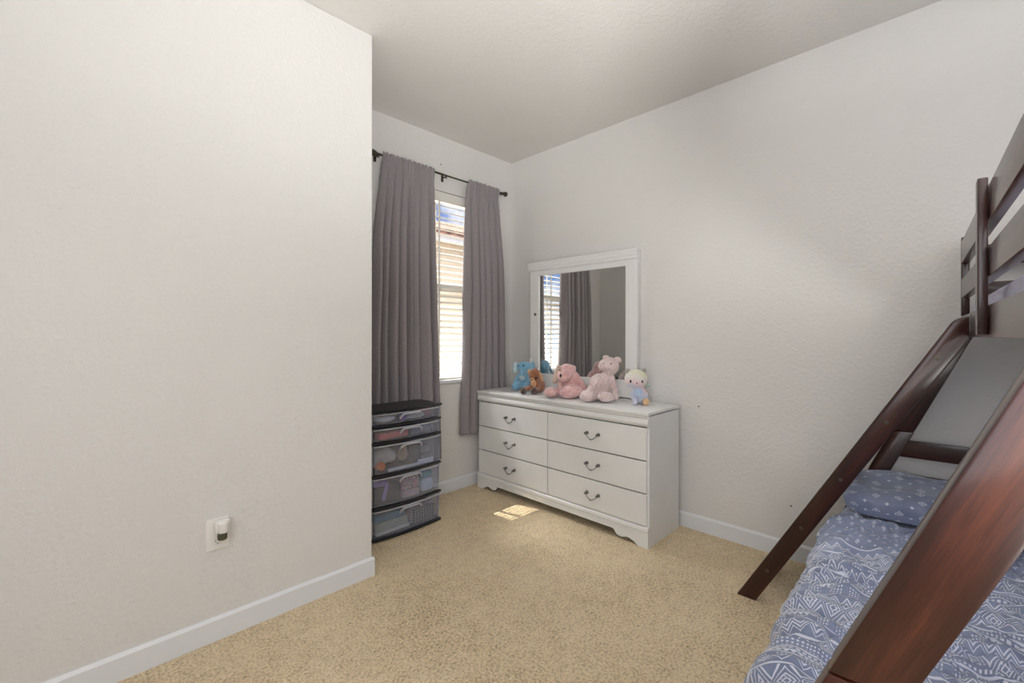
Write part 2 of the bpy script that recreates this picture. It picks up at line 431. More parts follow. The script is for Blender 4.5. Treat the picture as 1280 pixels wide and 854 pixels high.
# ------------------------------------------------------------------ outside
M['soil'] = simple('gravel', (0.42, 0.36, 0.28, 1), 0.95, bscale=40, bstr=.6, vary=.25)
M['stucco'] = simple('tan_stucco', (0.66, 0.56, 0.42, 1), 0.9, bscale=45, bstr=.4, bdist=.004, vary=.06)
g = MB(); g.box((-14, WY+.16, -.35), (24, 26, -.25)); struct('ground_outside', g, M['soil'])
M['roof'] = None
def roof_mat():
    m, nt, b = new_mat('clay_tiles'); b.inputs['Roughness'].default_value = .85
    tc = nt.nodes.new('ShaderNodeTexCoord'); sp = nt.nodes.new('ShaderNodeSeparateXYZ'); nt.links.new(tc.outputs['Object'], sp.inputs[0])
    x = V(nt, sp.outputs[0]); y = V(nt, sp.outputs[1])
    wv = (x*26).sin()*.5 + .5
    st = ((y/.30).fract())
    n = tex_noise(nt, 5, 4)
    k = ramp(nt, (V(nt, n.outputs[0])*.8 + wv*.2).s, [(.35, (.13, .055, .04, 1)), (.6, (.34, .17, .12, 1)), (.75, (.46, .30, .23, 1))])
    nt.links.new(k.outputs[0], b.inputs['Base Color']); bump(nt, b, (wv + st*.5).s, 1, .05); return m
M['roof'] = roof_mat()
nb = empty('neighbour_house', (8.3, 8.5, -.25))
def sub(mb, name, mat, root, **k):
    o = mb.build(name, mat, root, **k)
    o.matrix_parent_inverse = Matrix.Translation(root.location).inverted() if root.rotation_euler.z == 0 else (Matrix.Translation(root.location) @ Matrix.Rotation(root.rotation_euler.z, 4, 'Z')).inverted()
    return o
b_ = MB(); b_.box((4.0, 6.6, -.25), (13.5, 13.5, 3.0)); sub(b_, 'wall', M['stucco'], nb)
b_ = MB(); b_.box((3.72, 6.30, 2.86), (13.8, 6.36, 3.02), .01); b_.box((3.72, 6.36, 2.86), (3.78, 13.8, 3.02), .01); sub(b_, 'fascia', M['trim'], nb)
bm = bmesh.new()
vs = [bm.verts.new(p) for p in [(3.65, 6.22, 2.98), (13.85, 6.22, 2.98), (13.85, 13.85, 2.98), (3.65, 13.85, 2.98), (7.4, 10.0, 4.35), (10.1, 10.0, 4.35),
      (3.65, 6.22, 3.05), (13.85, 6.22, 3.05), (13.85, 13.85, 3.05), (3.65, 13.85, 3.05)]]
for q in [(0, 1, 2, 3), (0, 6, 7, 1), (1, 7, 8, 2), (2, 8, 9, 3), (3, 9, 6, 0), (6, 4, 5, 7), (7, 5, 8), (8, 5, 4, 9), (9, 4, 6)]: bm.faces.new([vs[i] for i in q])
bmesh.ops.recalc_face_normals(bm, faces=bm.faces)
b_ = MB(); b_._merge(bm); sub(b_, 'roof', M['roof'], nb)
tag(nb, 'tan stucco house with a clay tile roof seen through the window blind', 'house')
# added unseen eave, sized so sun reaches only the lower window
ev = MB(); ev.box((BX-.3, WY+.15, 2.74), (WX+.5, WY+.97, 2.86)); struct('added_eave', ev, M['trim'])
ow = MB(); ow.box((0.6, WY+.151, -.25), (1.60, WY+.18, 2.74)); ow.box((2.56, WY+.151, -.25), (3.2, WY+.18, 2.74)); struct('wall_outside_face', ow, M['stucco'])

# ------------------------------------------------------------------ blind
bl = empty('window_blind', (2.08, WY+.035, wz0))
zt = wz1
b_ = MB(); b_.box((wx0+.008, WY+.004, zt-.075), (wx1-.008, WY+.016, zt-.004), .003); b_.box((wx0+.02, WY+.018, zt-.06), (wx1-.02, WY+.066, zt-.006), .003)
sub(b_, 'valance', M['slat'], bl)
b_ = MB(); pitch = 0.0465; n = 29; th = R(19)
for i in range(n):
    z = zt - 0.098 - i*pitch
    if z < wz0+.045: break
    zlast = z
    tilt = R(25) if z > 1.60 else R(36 + 3*min(1, (1.6-z)/.5))
    ca, sa = math.cos(tilt), math.sin(tilt)
    Mx = Matrix.Translation((0, WY+.040, z)) @ Matrix.Rotation(tilt, 4, 'X')
    # outer edge up (+y)
    pts = [(-.025, -.0016), (-.012, 0), (0, .0006), (.012, 0), (.025, -.0016), (.025, .0012), (.012, .0028), (0, .0034), (-.012, .0028), (-.025, .0012)]
    b_.prism(pts, 'yz', wx0+.012, wx1-.012, 0, M=Mx)
sub(b_, 'slats', M['slat'], bl)
b_ = MB(); b_.box((wx0+.012, WY+.022, zlast-.052), (wx1-.012, WY+.060, zlast-.034), .003); sub(b_, 'bottom_rail', M['slat'], bl)
b_ = MB()
for x in (wx0+.13, 2.03, wx1-.13):
    for y in (WY+.0135, WY+.0665): b_.box((x-.009, y-.0006, zlast-.03), (x+.009, y+.0006, zt-.07))
b_.tube([(wx0+.07, WY+.008, zt-.08), (wx0+.07, WY+.006, 1.3)], .004)
sub(b_, 'ladder_tape', M['slat'], bl)
tag(bl, 'white slatted blind hanging in the window between the grey curtains', 'blind')

# ------------------------------------------------------------------ curtain rod + curtains
RY, RZ = 2.722, 2.425
rod = empty('curtain_rod', (2.06, RY, RZ))
b_ = MB(); b_.tube([(1.49, RY, RZ), (2.02, RY, RZ)], .0075, 12); b_.tube([(2.0, RY, RZ), (2.63, RY, RZ)], .0060, 12); sub(b_, 'pole', M['bronze'], rod, smooth=True)
for x, sg in ((1.49, -1), (2.625, 1)):
    b_ = MB(); Mx = Matrix.Translation((x, RY, RZ)) @ Matrix.Rotation(sg*PI/2, 4, 'Y')
    b_.lathe([(.0085, -.012), (.0105, -.004), (.009, 0), (.009, .012), (.012, .018), (.020, .040), (.0215, .048), (.020, .054), (.0, .056)], 16, Mx)
    sub(b_, 'finial', M['bronze'], rod, smooth=True)
for x in (1.485, 2.045, 2.622):
    b_ = MB(); b_.box((x-.006, RY, RZ-.010), (x+.006, WY, RZ-.004)); b_.box((x-.010, WY-.004, RZ-.035), (x+.010, WY, RZ+.02), .001)
    b_.tube([(x, RY-.011, RZ-.004), (x, RY-.009, RZ-.010), (x, RY, RZ-.013), (x, RY+.01, RZ-.010)], .003, 6)
    b_.tube([(x, RY, RZ-.012), (x, RY, RZ-.026)], .003, 6)
    sub(b_, 'bracket', M['bronze'], rod)
tag(rod, 'thin dark bronze curtain rod with flared end finials above the window', 'curtain rod')

def curtain(xl, xr, ztop, zbot, folds, seed, ymid, label, amp=(.012, .030), limit=(2.68, 2.768)):
    """xl,xr: functions z-fraction (0 top..1 bottom) -> x edge"""
    nu, nv = 260, 120
    bm = bmesh.new(); uvl = bm.loops.layers.uv.new('UVMap')
    rnd = random.Random(seed); grid = []
    knots = [(k + rnd.uniform(-.28, .28))/folds for k in range(folds+1)]
    knots[0] = 0; knots[-1] = 1
    ph = rnd.uniform(0, 6)
    amps = [rnd.uniform(.55, 1.15) for _ in range(folds)]
    for j in range(nv+1):
        t = j/nv; row = []
        z = ztop + (zbot-ztop)*t
        for i in range(nu+1):
            s = i/nu
            k = max(q for q in range(folds) if knots[q] <= s + 1e-9)
            f_ = (s-knots[k])/(knots[k+1]-knots[k])
            big = (1 - 2*abs(math.sin(PI*f_))**.55)*amps[k] + .12*math.sin(2*PI*f_)
            # gathered small pleats near the rod, fading to wide folds
            g_ = math.sin(s*2*PI*folds*2.3 + ph + math.sin(s*17)*1.2)
            wt = math.exp(-t*14)
            a_ = amp[0] + (amp[1]-amp[0])*min(1, t*2.2)
            n_ = noise.noise(Vector((s*6+seed, t*2.2, seed)))*.014*min(1, t*3)
            y = ymid + a_*big*(1-wt*.8) + g_*.0065*wt + n_
            tp = max(0, 1-t/.045); tp = tp*tp*(3-2*tp)
            y = y*(1-tp) + (RY - .0165 + g_*.004)*tp
            xe = xl(t) + (xr(t)-xl(t))*s
            lo = limit[0] if xe > 2.315 else limit[0] - .045
            y = min(limit[1], max(lo, y))
            x = xl(t) + (xr(t)-xl(t))*(s + .006*math.sin(4*PI*s*folds*.5+ph)*min(1, 3*t))
            x += noise.noise(Vector((s*3, t*1.7, seed+5)))*.010*t
            zz = z + (.006*math.sin(g_*2 + s*40)*wt if t < .2 else 0) + (0.004*math.sin(s*31+seed) if j == nv else 0)
            row.append(bm.verts.new((x, y, zz)))
        grid.append(row)
    for j in range(nv):
        for i in range(nu):
            fc = bm.faces.new((grid[j][i], grid[j+1][i], grid[j+1][i+1], grid[j][i+1]))
            for lp, (ii, jj) in zip(fc.loops, ((i, j), (i, j+1), (i+1, j+1), (i+1, j))):
                lp[uvl].uv = (ii/nu*.95, (1-jj/nv)*(ztop-zbot))
    me = bpy.data.meshes.new('curtain'); bm.to_mesh(me); bm.free()
    o = link('curtain', me, M['curtain'])
    md = o.modifiers.new('thick', 'SOLIDIFY'); md.thickness = .0022
    return tag(o, label, 'curtain')
def lerp(ts):
    def f_(t):
        for (a, x), (b, y) in zip(ts, ts[1:]):
            if t <= b: return x + (y-x)*(t-a)/(b-a)
        return ts[-1][1]
    return f_
curtain(lerp([(0, 1.510), (.06, 1.500), (.25, 1.455), (.6, 1.425), (1, 1.42)]), lerp([(0, 1.928), (.1, 1.935), (.5, 1.950), (.8, 1.975), (1, 1.985)]),
        2.444, .30, 8, 3, 2.712, 'wider grey linen curtain panel behind the plastic drawer tower, left of the window', (.012, .034), (2.692, 2.766))
curtain(lerp([(0, 2.252), (.2, 2.232), (.6, 2.222), (1, 2.205)]), lerp([(0, 2.590), (.08, 2.610), (.3, 2.655), (.6, 2.680), (1, 2.685)]),
        2.444, .435, 6, 11, 2.730, 'grey linen curtain panel in the corner beside the white dresser, right of the window', (.011, .028), (2.706, 2.767))

# ------------------------------------------------------------------ dresser
DX, DY0, DY1, DTOP = 2.345, 1.226, 2.700, 0.776
dr = empty('dresser', (2.56, 1.96, 0))
DB = 2.745
b_ = MB()
b_.box((DX+.014, DY0, 0.0), (DB, DY0+.018, .752), .002); b_.box((DX+.014, DY1-.018, 0.0), (DB, DY1, .752), .002)
b_.box((DX+.020, DY0+.018, .10), (DB-.01, DY1-.018, .115)); b_.box((DB-.012, DY0+.018, .06), (DB-.004, DY1-.018, .75))
sub(b_, 'carcass', M['white_paint'], dr)
b_ = MB(); b_.box((DX+.018, DY0+.018, .115), (DX+.024, DY1-.018, .70)); sub(b_, 'face_recess', M['dark_gap'], dr)
b_ = MB()   # top slab + stepped moulding
b_.box((DX-.012, DY0-.004, .758), (DB+.01, DY1+.001, DTOP), .004)
sub(b_, 'top', M['white_paint'], dr, smooth=True)
b_ = MB()
pr = [(DX+.016, .758), (DX-.004, .758), (DX-.004, .744), (DX+.004, .738), (DX-.001, .731), (DX-.006, .720), (DX-.007, .710), (DX-.003, .700), (DX+.006, .692), (DX+.016, .690)]
b_.prism(pr, 'xz', DY0+.0005, DY1-.0005); sub(b_, 'moulding', M['white_paint'], dr, smooth=True, flat_angle=30)
# plinth with scalloped apron
def apron():
    y0, y1 = DY0, DY1
    def edge(s):  # s = distance from the outer end
        if s < .055: return 0.0
        if s < .105: return .022*(math.sin((s-.055)/.05*PI - PI/2)*.5 + .5) + (.012 if s > .1 else 0)*0
        if s < .155: return .022 + .008*math.sin((s-.105)/.05*PI)
        if s < .200: return .022 - .004*math.sin((s-.155)/.045*PI)
        if s < .225: return .022 + .030*((s-.200)/.025)**1.5
        return .052
    pts = [(y0, .092)]
    ys = [y0 + (y1-y0)*i/240 for i in range(241)]
    pts += [(y, edge(min(y-y0, y1-y))) for y in ys]
    pts += [(y1, .092)]
    return pts
b_ = MB()
b_.prism(apron(), 'yz', DX-.002, DX+.014)
b_.prism([(DX-.004, .088), (DX-.006, .096), (DX-.004, .112), (DX+.004, .120), (DX+.016, .122), (DX+.016, .088)], 'xz', DY0, DY1)
sub(b_, 'plinth', M['white_paint'], dr)
rows = [(.500, .686), (.312, .493), (.125, .305)]
YM = 1.972
def bail(parent, y, z, root):
    for sgn in (-1, 1):
        pass
    b_ = MB(); hw = .043
    for sg in (-1, 1):
        Mx = Matrix.Translation((DX-.002, y+sg*hw, z)) @ Matrix.Rotation(-PI/2, 4, 'Y')
        b_.lathe([(.0115, 0), (.0115, .002), (.006, .004), (.0045, .012), (.0075, .017), (.0088, .021), (.006, .026), (0, .027)], 14, Mx)
    pts = []
    for i in range(21):
        s = i/20*2-1
        yy = s*hw; dz = -.030*(1-abs(s)**2.6) - .003*math.cos(s*PI*2)*(1-abs(s))
        pts.append((DX-.020-.006*(1-s*s), y+yy, z+dz))
    rr = [.0022 + .0016*math.exp(-((i-10)/2.2)**2) for i in range(21)]
    b_.tube(pts, rr, 8)
    o = b_.build('handle', M['pewter'], parent, smooth=True)
    o.matrix_parent_inverse = Matrix.Translation(root.location).inverted()
    return o
for (z0, z1) in rows:
    for (ya, yb, yh) in ((YM+.003, DY1-.012, 2.331), (DY0+.012, YM-.003, 1.601)):
        b_ = MB(); b_.box((DX-.002, ya, z0), (DX+.016, yb, z1), .0035)
        o = sub(b_, 'drawer', M['white_paint'], dr)
        bail(o, yh, (z0+z1)/2+.006, dr).matrix_parent_inverse = Matrix()
        o['label'] = 'white drawer front with a pewter bail pull'
for o in [c for c in dr.children if c.name.startswith('drawer')]:
    del o['label']
tag(dr, 'white painted six drawer dresser with scalloped base in the corner', 'dresser')

# ------------------------------------------------------------------ mirror
mr = empty('dresser_mirror', (2.74, 2.0, DTOP))
MX0, MX1 = 2.736, 2.778; MY0, MY1 = 1.522, 2.480
b_ = MB()
b_.box((MX0, MY0, DTOP+.010), (MX1, MY0+.088, 1.752), .003)
b_.box((MX0, MY1-.088, DTOP+.010), (MX1, MY1, 1.752), .003)
b_.box((MX0, MY0+.088, 1.700), (MX1, MY1-.088, 1.752), .002)
b_.box((MX0, MY0+.088, DTOP+.010), (MX1, MY1-.088, .905), .002)
b_.box((MX1-.006, MY0+.02, DTOP+.02), (MX1-.001, MY1-.02, 1.74))
sub(b_, 'frame', M['mirror_paint'], mr)
b_ = MB()
b_.box((MX0-.018, MY0-.008, 1.790), (MX1+.004, MY1+.012, 1.812), .004)
b_.prism([(MX0-.014, 1.790), (MX0-.016, 1.776), (MX0-.008, 1.758), (MX0-.012, 1.748), (MX0-.006, 1.738), (MX1, 1.738), (MX1, 1.790)], 'xz', MY0-.004, MY1+.008)
sub(b_, 'crown', M['mirror_paint'], mr)
b_ = MB(); b_.box((MX0+.012, MY0+.086, .90), (MX0+.018, MY1-.086, 1.702)); sub(b_, 'mirror_glass', M['mirror'], mr)
b_ = MB(); Mx = Matrix.Translation((MX0, 2.425, 1.387)) @ Matrix.Rotation(-PI/2, 4, 'Y')
b_.lathe([(.013, 0), (.013, .003), (.010, .004), (.009, .002), (.004, .002), (.004, .005), (0, .005)], 18, Mx); sub(b_, 'lock', M['pewter'], mr, smooth=True)
mr.rotation_euler.z = R(1.7)
tag(mr, 'rectangular mirror in a white crowned frame standing on the dresser', 'mirror')

# ------------------------------------------------------------------ plastic drawer tower
TX0, TX1, TY0, TY1 = 1.268, 1.755, 2.372, 2.638
tw = empty('drawer_tower', ((TX0+TX1)/2, (TY0+TY1)/2, 0))
lev = [.012, .195, .385, .578, .676, .765]       # shelf levels
def outline(x0, x1, y0, y1, bow, n=14):
    pts = [(x1, y1), (x0, y1)]
    for i in range(n+1):
        s = i/n; pts.append((x0+(x1-x0)*s, y0 + bow*(2*s-1)**2 - 0))
    return pts
BOW = .022
for i, z in enumerate(lev):
    b_ = MB()
    if i == 5:
        b_.prism(outline(TX0-.004, TX1+.004, TY0-.010, TY1, BOW), 'xy', z-.008, z+.006, .003)
        b_.prism([(TX0+.02, TY1-.01), (TX0+.02, TY0+.03), (TX1-.02, TY0+.03), (TX1-.02, TY1-.01)], 'xy', z+.006, z+.0075)
        sub(b_, 'lid', M['black_plastic'], tw)
    else:
        h = .006
        b_.prism(outline(TX0, TX1, TY0-.006, TY1, BOW), 'xy', z-h, z+h, .002)
        sub(b_, 'shelf', M['black_plastic'], tw)
b_ = MB()
for x in (TX0+.004, TX1-.010):
    for y in (TY0+.035, TY1-.012):
        b_.box((x, y, 0), (x+.006, y+.010, .76))
b_.box((TX0+.01, TY1-.006, .02), (TX1-.01, TY1-.001, .757))
sub(b_, 'frame', M['clear_rim'], tw)
for i in range(5):
    z0, z1 = lev[i]+.009, lev[i+1]-.011
    bm = bmesh.new(); N = 16
    # curved clear front, sides, back, floor
    def ring(z, ins): return [bm.verts.new((x, y, z)) for x, y in outline(TX0+.010+ins, TX1-.010-ins, TY0+ins, TY1-.02-ins, BOW, N)]
    a = ring(z0, .006); c = ring(z1-.012, .001)
    k = len(a)
    for q in range(k): bm.faces.new((a[q], a[(q+1) % k], c[(q+1) % k], c[q]))
    bm.faces.new(a[::-1])
    b_ = MB(); b_._merge(bm); o = sub(b_, 'drawer', M['clear'], tw)
    md = o.modifiers.new('thick', 'SOLIDIFY'); md.thickness = .0015
    # frosted rim and pull
    b_ = MB(); pts = [(x, y, z1-.008) for x, y in outline(TX0+.010, TX1-.010, TY0-.002, TY1-.02, BOW, N)]
    b_.tube(pts+[pts[0]], .005, 6)
    o2 = b_.build('rim', M['clear_rim'], o)
    cx = (TX0+TX1)/2
    b_ = MB(); yy = TY0-.008
    hp = [(cx-.075, yy+.006, z1-.040), (cx-.070, yy-.006, z1-.026), (cx-.055, yy-.012, z1-.014), (cx, yy-.014, z1-.012), (cx+.055, yy-.012, z1-.014), (cx+.070, yy-.006, z1-.026), (cx+.075, yy+.006, z1-.040)]
    b_.tube(hp, .0065, 8); b_.box((cx-.06, yy-.010, z1-.016), (cx+.06, yy+.008, z1-.008), .002)
    o3 = b_.build('pull', M['clear_rim'], o, smooth=True)
tag(tw, 'five drawer clear plastic storage tower with black shelves under the curtain', 'storage drawers')

# contents of the tower
def item(mb, name, mat, label, cat, smooth=True):
    o = mb.build(name, mat, None, smooth=smooth); return tag(o, label, cat)
SC = lambda n, c, r=.5: simple(n, c, r, bscale=60, bstr=.15, vary=.08)
fz = [l+.012 for l in lev]
ry = TY0+.045
def cyl_y(mb, c, r, l, axis='X', seg=18):
    ax = {'X': Matrix.Rotation(PI/2, 4, 'Y'), 'Y': Matrix.Rotation(-PI/2, 4, 'X'), 'Z': Matrix()}[axis]
    mb.lathe([(r*.9, -l/2), (r, -l/2+.003), (r, l/2-.003), (r*.9, l/2)], seg, Matrix.Translation(c) @ ax)
# top drawer
b_ = MB(); b_.ell((1.365, ry+.03, fz[4]+.026), (.075, .06, .026)); b_.ell((1.33, ry+.06, fz[4]+.028), (.04, .04, .022)); item(b_, 'cloth_bundle', SC('white_cloth', (.62, .62, .64, 1), .9), 'folded white cloth in the left of the top drawer', 'cloth')
b_ = MB(); cyl_y(b_, (1.478, ry-.010, fz[4]+.028), .026, .022, 'Y'); b_.lathe([(.012, -.013), (.018, -.013), (.018, .013), (.012, .013)], 16, Matrix.Translation((1.478, ry-.010, fz[4]+.028)) @ Matrix.Rotation(-PI/2, 4, 'X')); item(b_, 'ribbon_spool', SC('purple_ribbon', (.26, .10, .42, 1)), 'purple ribbon spool behind the top drawer pull', 'spool')
b_ = MB(); cyl_y(b_, (1.56, ry+.002, fz[4]+.022), .018, .11, 'X'); b_.lathe([(.012, .055), (.012, .075), (0, .076)], 12, Matrix.Translation((1.56, ry+.002, fz[4]+.022)) @ Matrix.Rotation(PI/2, 4, 'Y')); item(b_, 'lotion_tube', SC('cream_tube', (.75, .72, .68, 1)), 'white capped tube lying in the top drawer', 'tube')
b_ = MB(); b_.box((1.60, ry+.045, fz[4]), (1.72, ry+.16, fz[4]+.05), .008); item(b_, 'pink_box', SC('pink_card', (.62, .25, .32, 1)), 'pink box in the right of the top drawer', 'box')
# second
b_ = MB(); b_.box((1.32, ry-.012, fz[3]), (1.52, ry+.06, fz[3]+.040), .014); b_.box((1.33, ry-.013, fz[3]+.026), (1.51, ry-.011, fz[3]+.030)); item(b_, 'pencil_case', SC('coral_fabric', (.72, .13, .13, 1), .8), 'coral red zip case in the second drawer', 'pencil case')
b_ = MB(); b_.box((1.55, ry+.01, fz[3]), (1.70, ry+.15, fz[3]+.045), .01); b_.ell((1.64, ry+.03, fz[3]+.055), (.05, .03, .012)); item(b_, 'blue_pouch', SC('slate_fabric', (.17, .19, .33, 1), .8), 'slate blue pouch in the right of the second drawer', 'pouch')
# third (deep)
b_ = MB(); b_.ell((1.372, ry+.06, fz[2]+.085), (.075, .055, .055)); b_.ell((1.42, ry+.05, fz[2]+.075), (.04, .05, .04)); b_.ell((1.335, ry+.05, fz[2]+.06), (.04, .04, .045)); item(b_, 'white_plush', fur('white_fur', (.55, .50, .42, 1), (.82, .78, .70, 1)), 'fluffy white stuffed toy in the third drawer', 'stuffed toy')
b_ = MB(); b_.ell((1.495, ry+.025, fz[2]+.080), (.035, .03, .045)); b_.ell((1.50, ry+.020, fz[2]+.120), (.020, .02, .016)); item(b_, 'tan_plush', fur('tan_fur', (.36, .20, .10, 1), (.55, .36, .20, 1)), 'tan stuffed toy beside the fluffy white one in the third drawer', 'stuffed toy')
b_ = MB(); b_.lathe([(.024, 0), (.025, .003), (.025, .045), (.016, .052), (.016, .070), (.0, .071)], 18, Matrix.Translation((1.335, ry+.024, fz[2]+.033)) @ Matrix.Rotation(-PI/2-.15, 4, 'X') @ Matrix.Translation((0, 0, -.035))); item(b_, 'orange_bottle', SC('orange_plastic', (.85, .20, .03, 1), .3), 'orange capped bottle at the bottom left of the third drawer', 'bottle')
b_ = MB(); b_.box((1.535, ry+.01, fz[2]+.0), (1.615, ry+.13, fz[2]+.125), .004); item(b_, 'black_box', SC('black_card', (.03, .03, .035, 1)), 'dark upright box in the middle of the third drawer', 'box')
b_ = MB(); b_.lathe([(.03, 0), (.034, .004), (.036, .05), (.037, .052), (.033, .052), (.03, .006)], 20, Matrix.Translation((1.665, ry+.04, fz[2]+.055))); b_.box((1.625, ry, fz[2]), (1.705, ry+.08, fz[2]+.054), .004); item(b_, 'grey_tin', SC('grey_tin_metal', (.16, .16, .18, 1), .4), 'round dark tin on a small box in the right of the third drawer', 'tin')
b_ = MB(); b_.box((1.375, ry-.022, fz[2]), (1.60, ry-.006, fz[2]+.016), .003); b_.box((1.58, ry-.02, fz[2]), (1.70, ry-.004, fz[2]+.03), .003); item(b_, 'paper_pad', SC('pale_paper', (.60, .62, .66, 1)), 'pale paper pads lying at the front of the third drawer', 'paper pad')
# fourth
b_ = MB(); b_.box((1.295, ry+.005, fz[1]), (1.47, ry+.14, fz[1]+.095), .006); item(b_, 'charcoal_box', SC('charcoal_card', (.06, .06, .07, 1)), 'charcoal box in the left of the fourth drawer', 'box')
b_ = MB(); b_.ell((1.33, ry+.035, fz[1]+.119), (.045, .035, .022)); b_.ell((1.36, ry+.016, fz[1]+.117), (.03, .02, .02)); b_.box((1.350, ry-.010, fz[1]+.02), (1.372, ry-.002, fz[1]+.125), .002, Matrix.Translation((1.36, 0, fz[1]+.07)) @ Matrix.Rotation(.25, 4, 'Y') @ Matrix.Translation((-1.36, 0, -fz[1]-.07))); item(b_, 'lilac_ribbon', SC('lilac_ribbon_cloth', (.38, .28, .62, 1), .8), 'lilac ribbon draped over the charcoal box', 'ribbon')
def patterned():
    m, nt, b = new_mat('patterned_fabric'); v = nt.nodes.new('ShaderNodeTexVoronoi'); v.inputs['Scale'].default_value = 55
    tc = nt.nodes.new('ShaderNodeTexCoord'); nt.links.new(tc.outputs['Object'], v.inputs['Vector'])
    k = ramp(nt, v.outputs['Distance'], [(.2, (.75, .70, .72, 1)), (.45, (.10, .09, .13, 1)), (.6, (.55, .30, .36, 1))]); nt.links.new(k.outputs[0], b.inputs['Base Color']); b.inputs['Roughness'].default_value = .8; return m
b_ = MB(); b_.box((1.475, ry-.004, fz[1]+.045), (1.605, ry+.08, fz[1]+.125), .018, seg=3); item(b_, 'patterned_pouch', patterned(), 'patterned cloth pouch behind the fourth drawer pull', 'pouch')
b_ = MB(); b_.box((1.48, ry-.012, fz[1]), (1.60, ry+.09, fz[1]+.044), .008); item(b_, 'rose_box', SC('rose_card', (.50, .38, .38, 1)), 'rose box beneath the patterned pouch', 'box')
b_ = MB(); b_.ell((1.665, ry+.03, fz[1]+.110), (.042, .04, .026)); b_.ell((1.70, ry+.04, fz[1]+.105), (.02, .03, .02)); item(b_, 'teal_ball', SC('teal_fabric', (.03, .30, .36, 1), .7), 'teal cloth bundle at the upper right of the fourth drawer', 'cloth')
b_ = MB(); b_.box((1.620, ry-.008, fz[1]), (1.715, ry+.10, fz[1]+.084), .026, seg=3); item(b_, 'pale_blue_pouch', SC('pale_blue_fabric', (.50, .58, .66, 1), .8), 'pale blue pouch below the teal bundle', 'pouch')
# fifth
for (x0, x1, z0, z1, y, nm, col, lab) in [
    (1.305, 1.53, 0, .022, -.006, 'white_notebook', (.70, .68, .64, 1), 'white notebook at the bottom of the lowest drawer'),
    (1.300, 1.52, .022, .075, -.002, 'green_folder', (.40, .46, .38, 1), 'sage green folder stacked on the white notebook'),
    (1.300, 1.50, .075, .115, .002, 'teal_book', (.05, .22, .32, 1), 'teal book topping the stack in the lowest drawer')]:
    b_ = MB(); b_.box((x0, ry+y, fz[0]+z0), (x1, ry+y+.17, fz[0]+z1-.001), .003); b_.box((x0+.004, ry+y-.001, fz[0]+z0+.003), (x1-.004, ry+y, fz[0]+z1-.004)); item(b_, nm, SC(nm+'_cover', col), lab, 'book' if 'book' in nm else 'folder', False)
def keys_mat():
    m, nt, b = new_mat('keypad'); tc = nt.nodes.new('ShaderNodeTexCoord'); sp = nt.nodes.new('ShaderNodeSeparateXYZ'); nt.links.new(tc.outputs['Object'], sp.inputs[0])
    x = V(nt, sp.outputs[0]); z = V(nt, sp.outputs[2])
    q = ((x/.02).fract()-.5).abs().lt(.33)*((z/.016).fract()-.5).abs().lt(.3)
    k = ramp(nt, q.s, [(0, (.03, .04, .04, 1)), (1, (.36, .38, .36, 1))]); nt.links.new(k.outputs[0], b.inputs['Base Color']); return m
b_ = MB(); b_.box((1.555, ry-.012, fz[0]), (1.715, ry+.006, fz[0]+.092), .005); item(b_, 'calculator', keys_mat(), 'dark keypad standing on edge in the right of the lowest drawer', 'calculator', False)
b_ = MB(); b_.box((1.545, ry+.012, fz[0]), (1.715, ry+.15, fz[0]+.10), .005); b_.box((1.56, ry+.02, fz[0]+.10), (1.70, ry+.14, fz[0]+.125), .004); item(b_, 'mauve_box', SC('mauve_card', (.35, .30, .33, 1)), 'mauve box stack behind the dark keypad', 'box')

# ------------------------------------------------------------------ outlet with night light
ol = empty('wall_outlet', (.437, LY, .423))
b_ = MB(); b_.box((.397, LY-.006, .361), (.477, LY, .486), .0025); sub(b_, 'cover_plate', M['plastic_white'], ol)
for z in (.396, .451):
    b_ = MB(); b_.box((.420, LY-.008, z-.014), (.454, LY-.005, z+.014), .003); o = sub(b_, 'socket', M['plastic_white'], ol)
    s_ = MB()
    for x in (.430, .443): s_.box((x-.001, LY-.0085, z-.004), (x+.001, LY-.0078, z+.006))
    s_.box((.4345, LY-.0085, z-.011), (.4385, LY-.0078, z-.007)); s_.build('slot', M['dark_gap'], o)
tag(ol, 'white wall outlet plate low on the left wall', 'outlet')
nl = empty('night_light', (.447, LY-.008, .450))
b_ = MB(); b_.box((.425, LY-.035, .425), (.475, LY-.0087, .482), .010, seg=3); sub(b_, 'housing', M['plastic_white'], nl, smooth=True)
b_ = MB(); b_.lathe([(.017, -.020), (.0185, -.016), (.0185, .016), (.014, .021), (0, .022)], 20, Matrix.Translation((.449, LY-.040, .457))); sub(b_, 'shade', M['plastic_white'], nl, smooth=True)
b_ = MB(); b_.lathe([(.015, -.026), (.017, -.022), (.017, .001), (.012, .002)], 18, Matrix.Translation((.447, LY-.036, .434))); sub(b_, 'lens', thin_glass('smoke_lens', (.35, .38, .28, 1), .12, .25, (.12, .13, .09, 1)), nl, smooth=True)
tag(nl, 'small plug in night light with a smoky lens on the outlet', 'night light')
# nail in the wall above the rod, marks on the right wall
def nail(x, y, z, axis, label):
    b_ = MB(); Mx = Matrix.Translation((x, y, z)) @ (Matrix.Rotation(PI/2, 4, 'X') if axis == 'y' else Matrix.Rotation(-PI/2, 4, 'Y'))
    b_.lathe([(.003, 0), (.003, .004), (.0055, .005), (.0055, .0065), (0, .007)], 10, Mx)
    item(b_, 'nail', M['pewter'], label, 'nail')
nail(2.031, WY, 2.52, 'y', 'small nail in the wall above the middle of the curtain rod')
nail(WX, 1.12, .775, 'x', 'small nail in the wall just right of the dresser top')
nail(WX, .62, .29, 'x', 'small nail low on the wall left of the ladder')

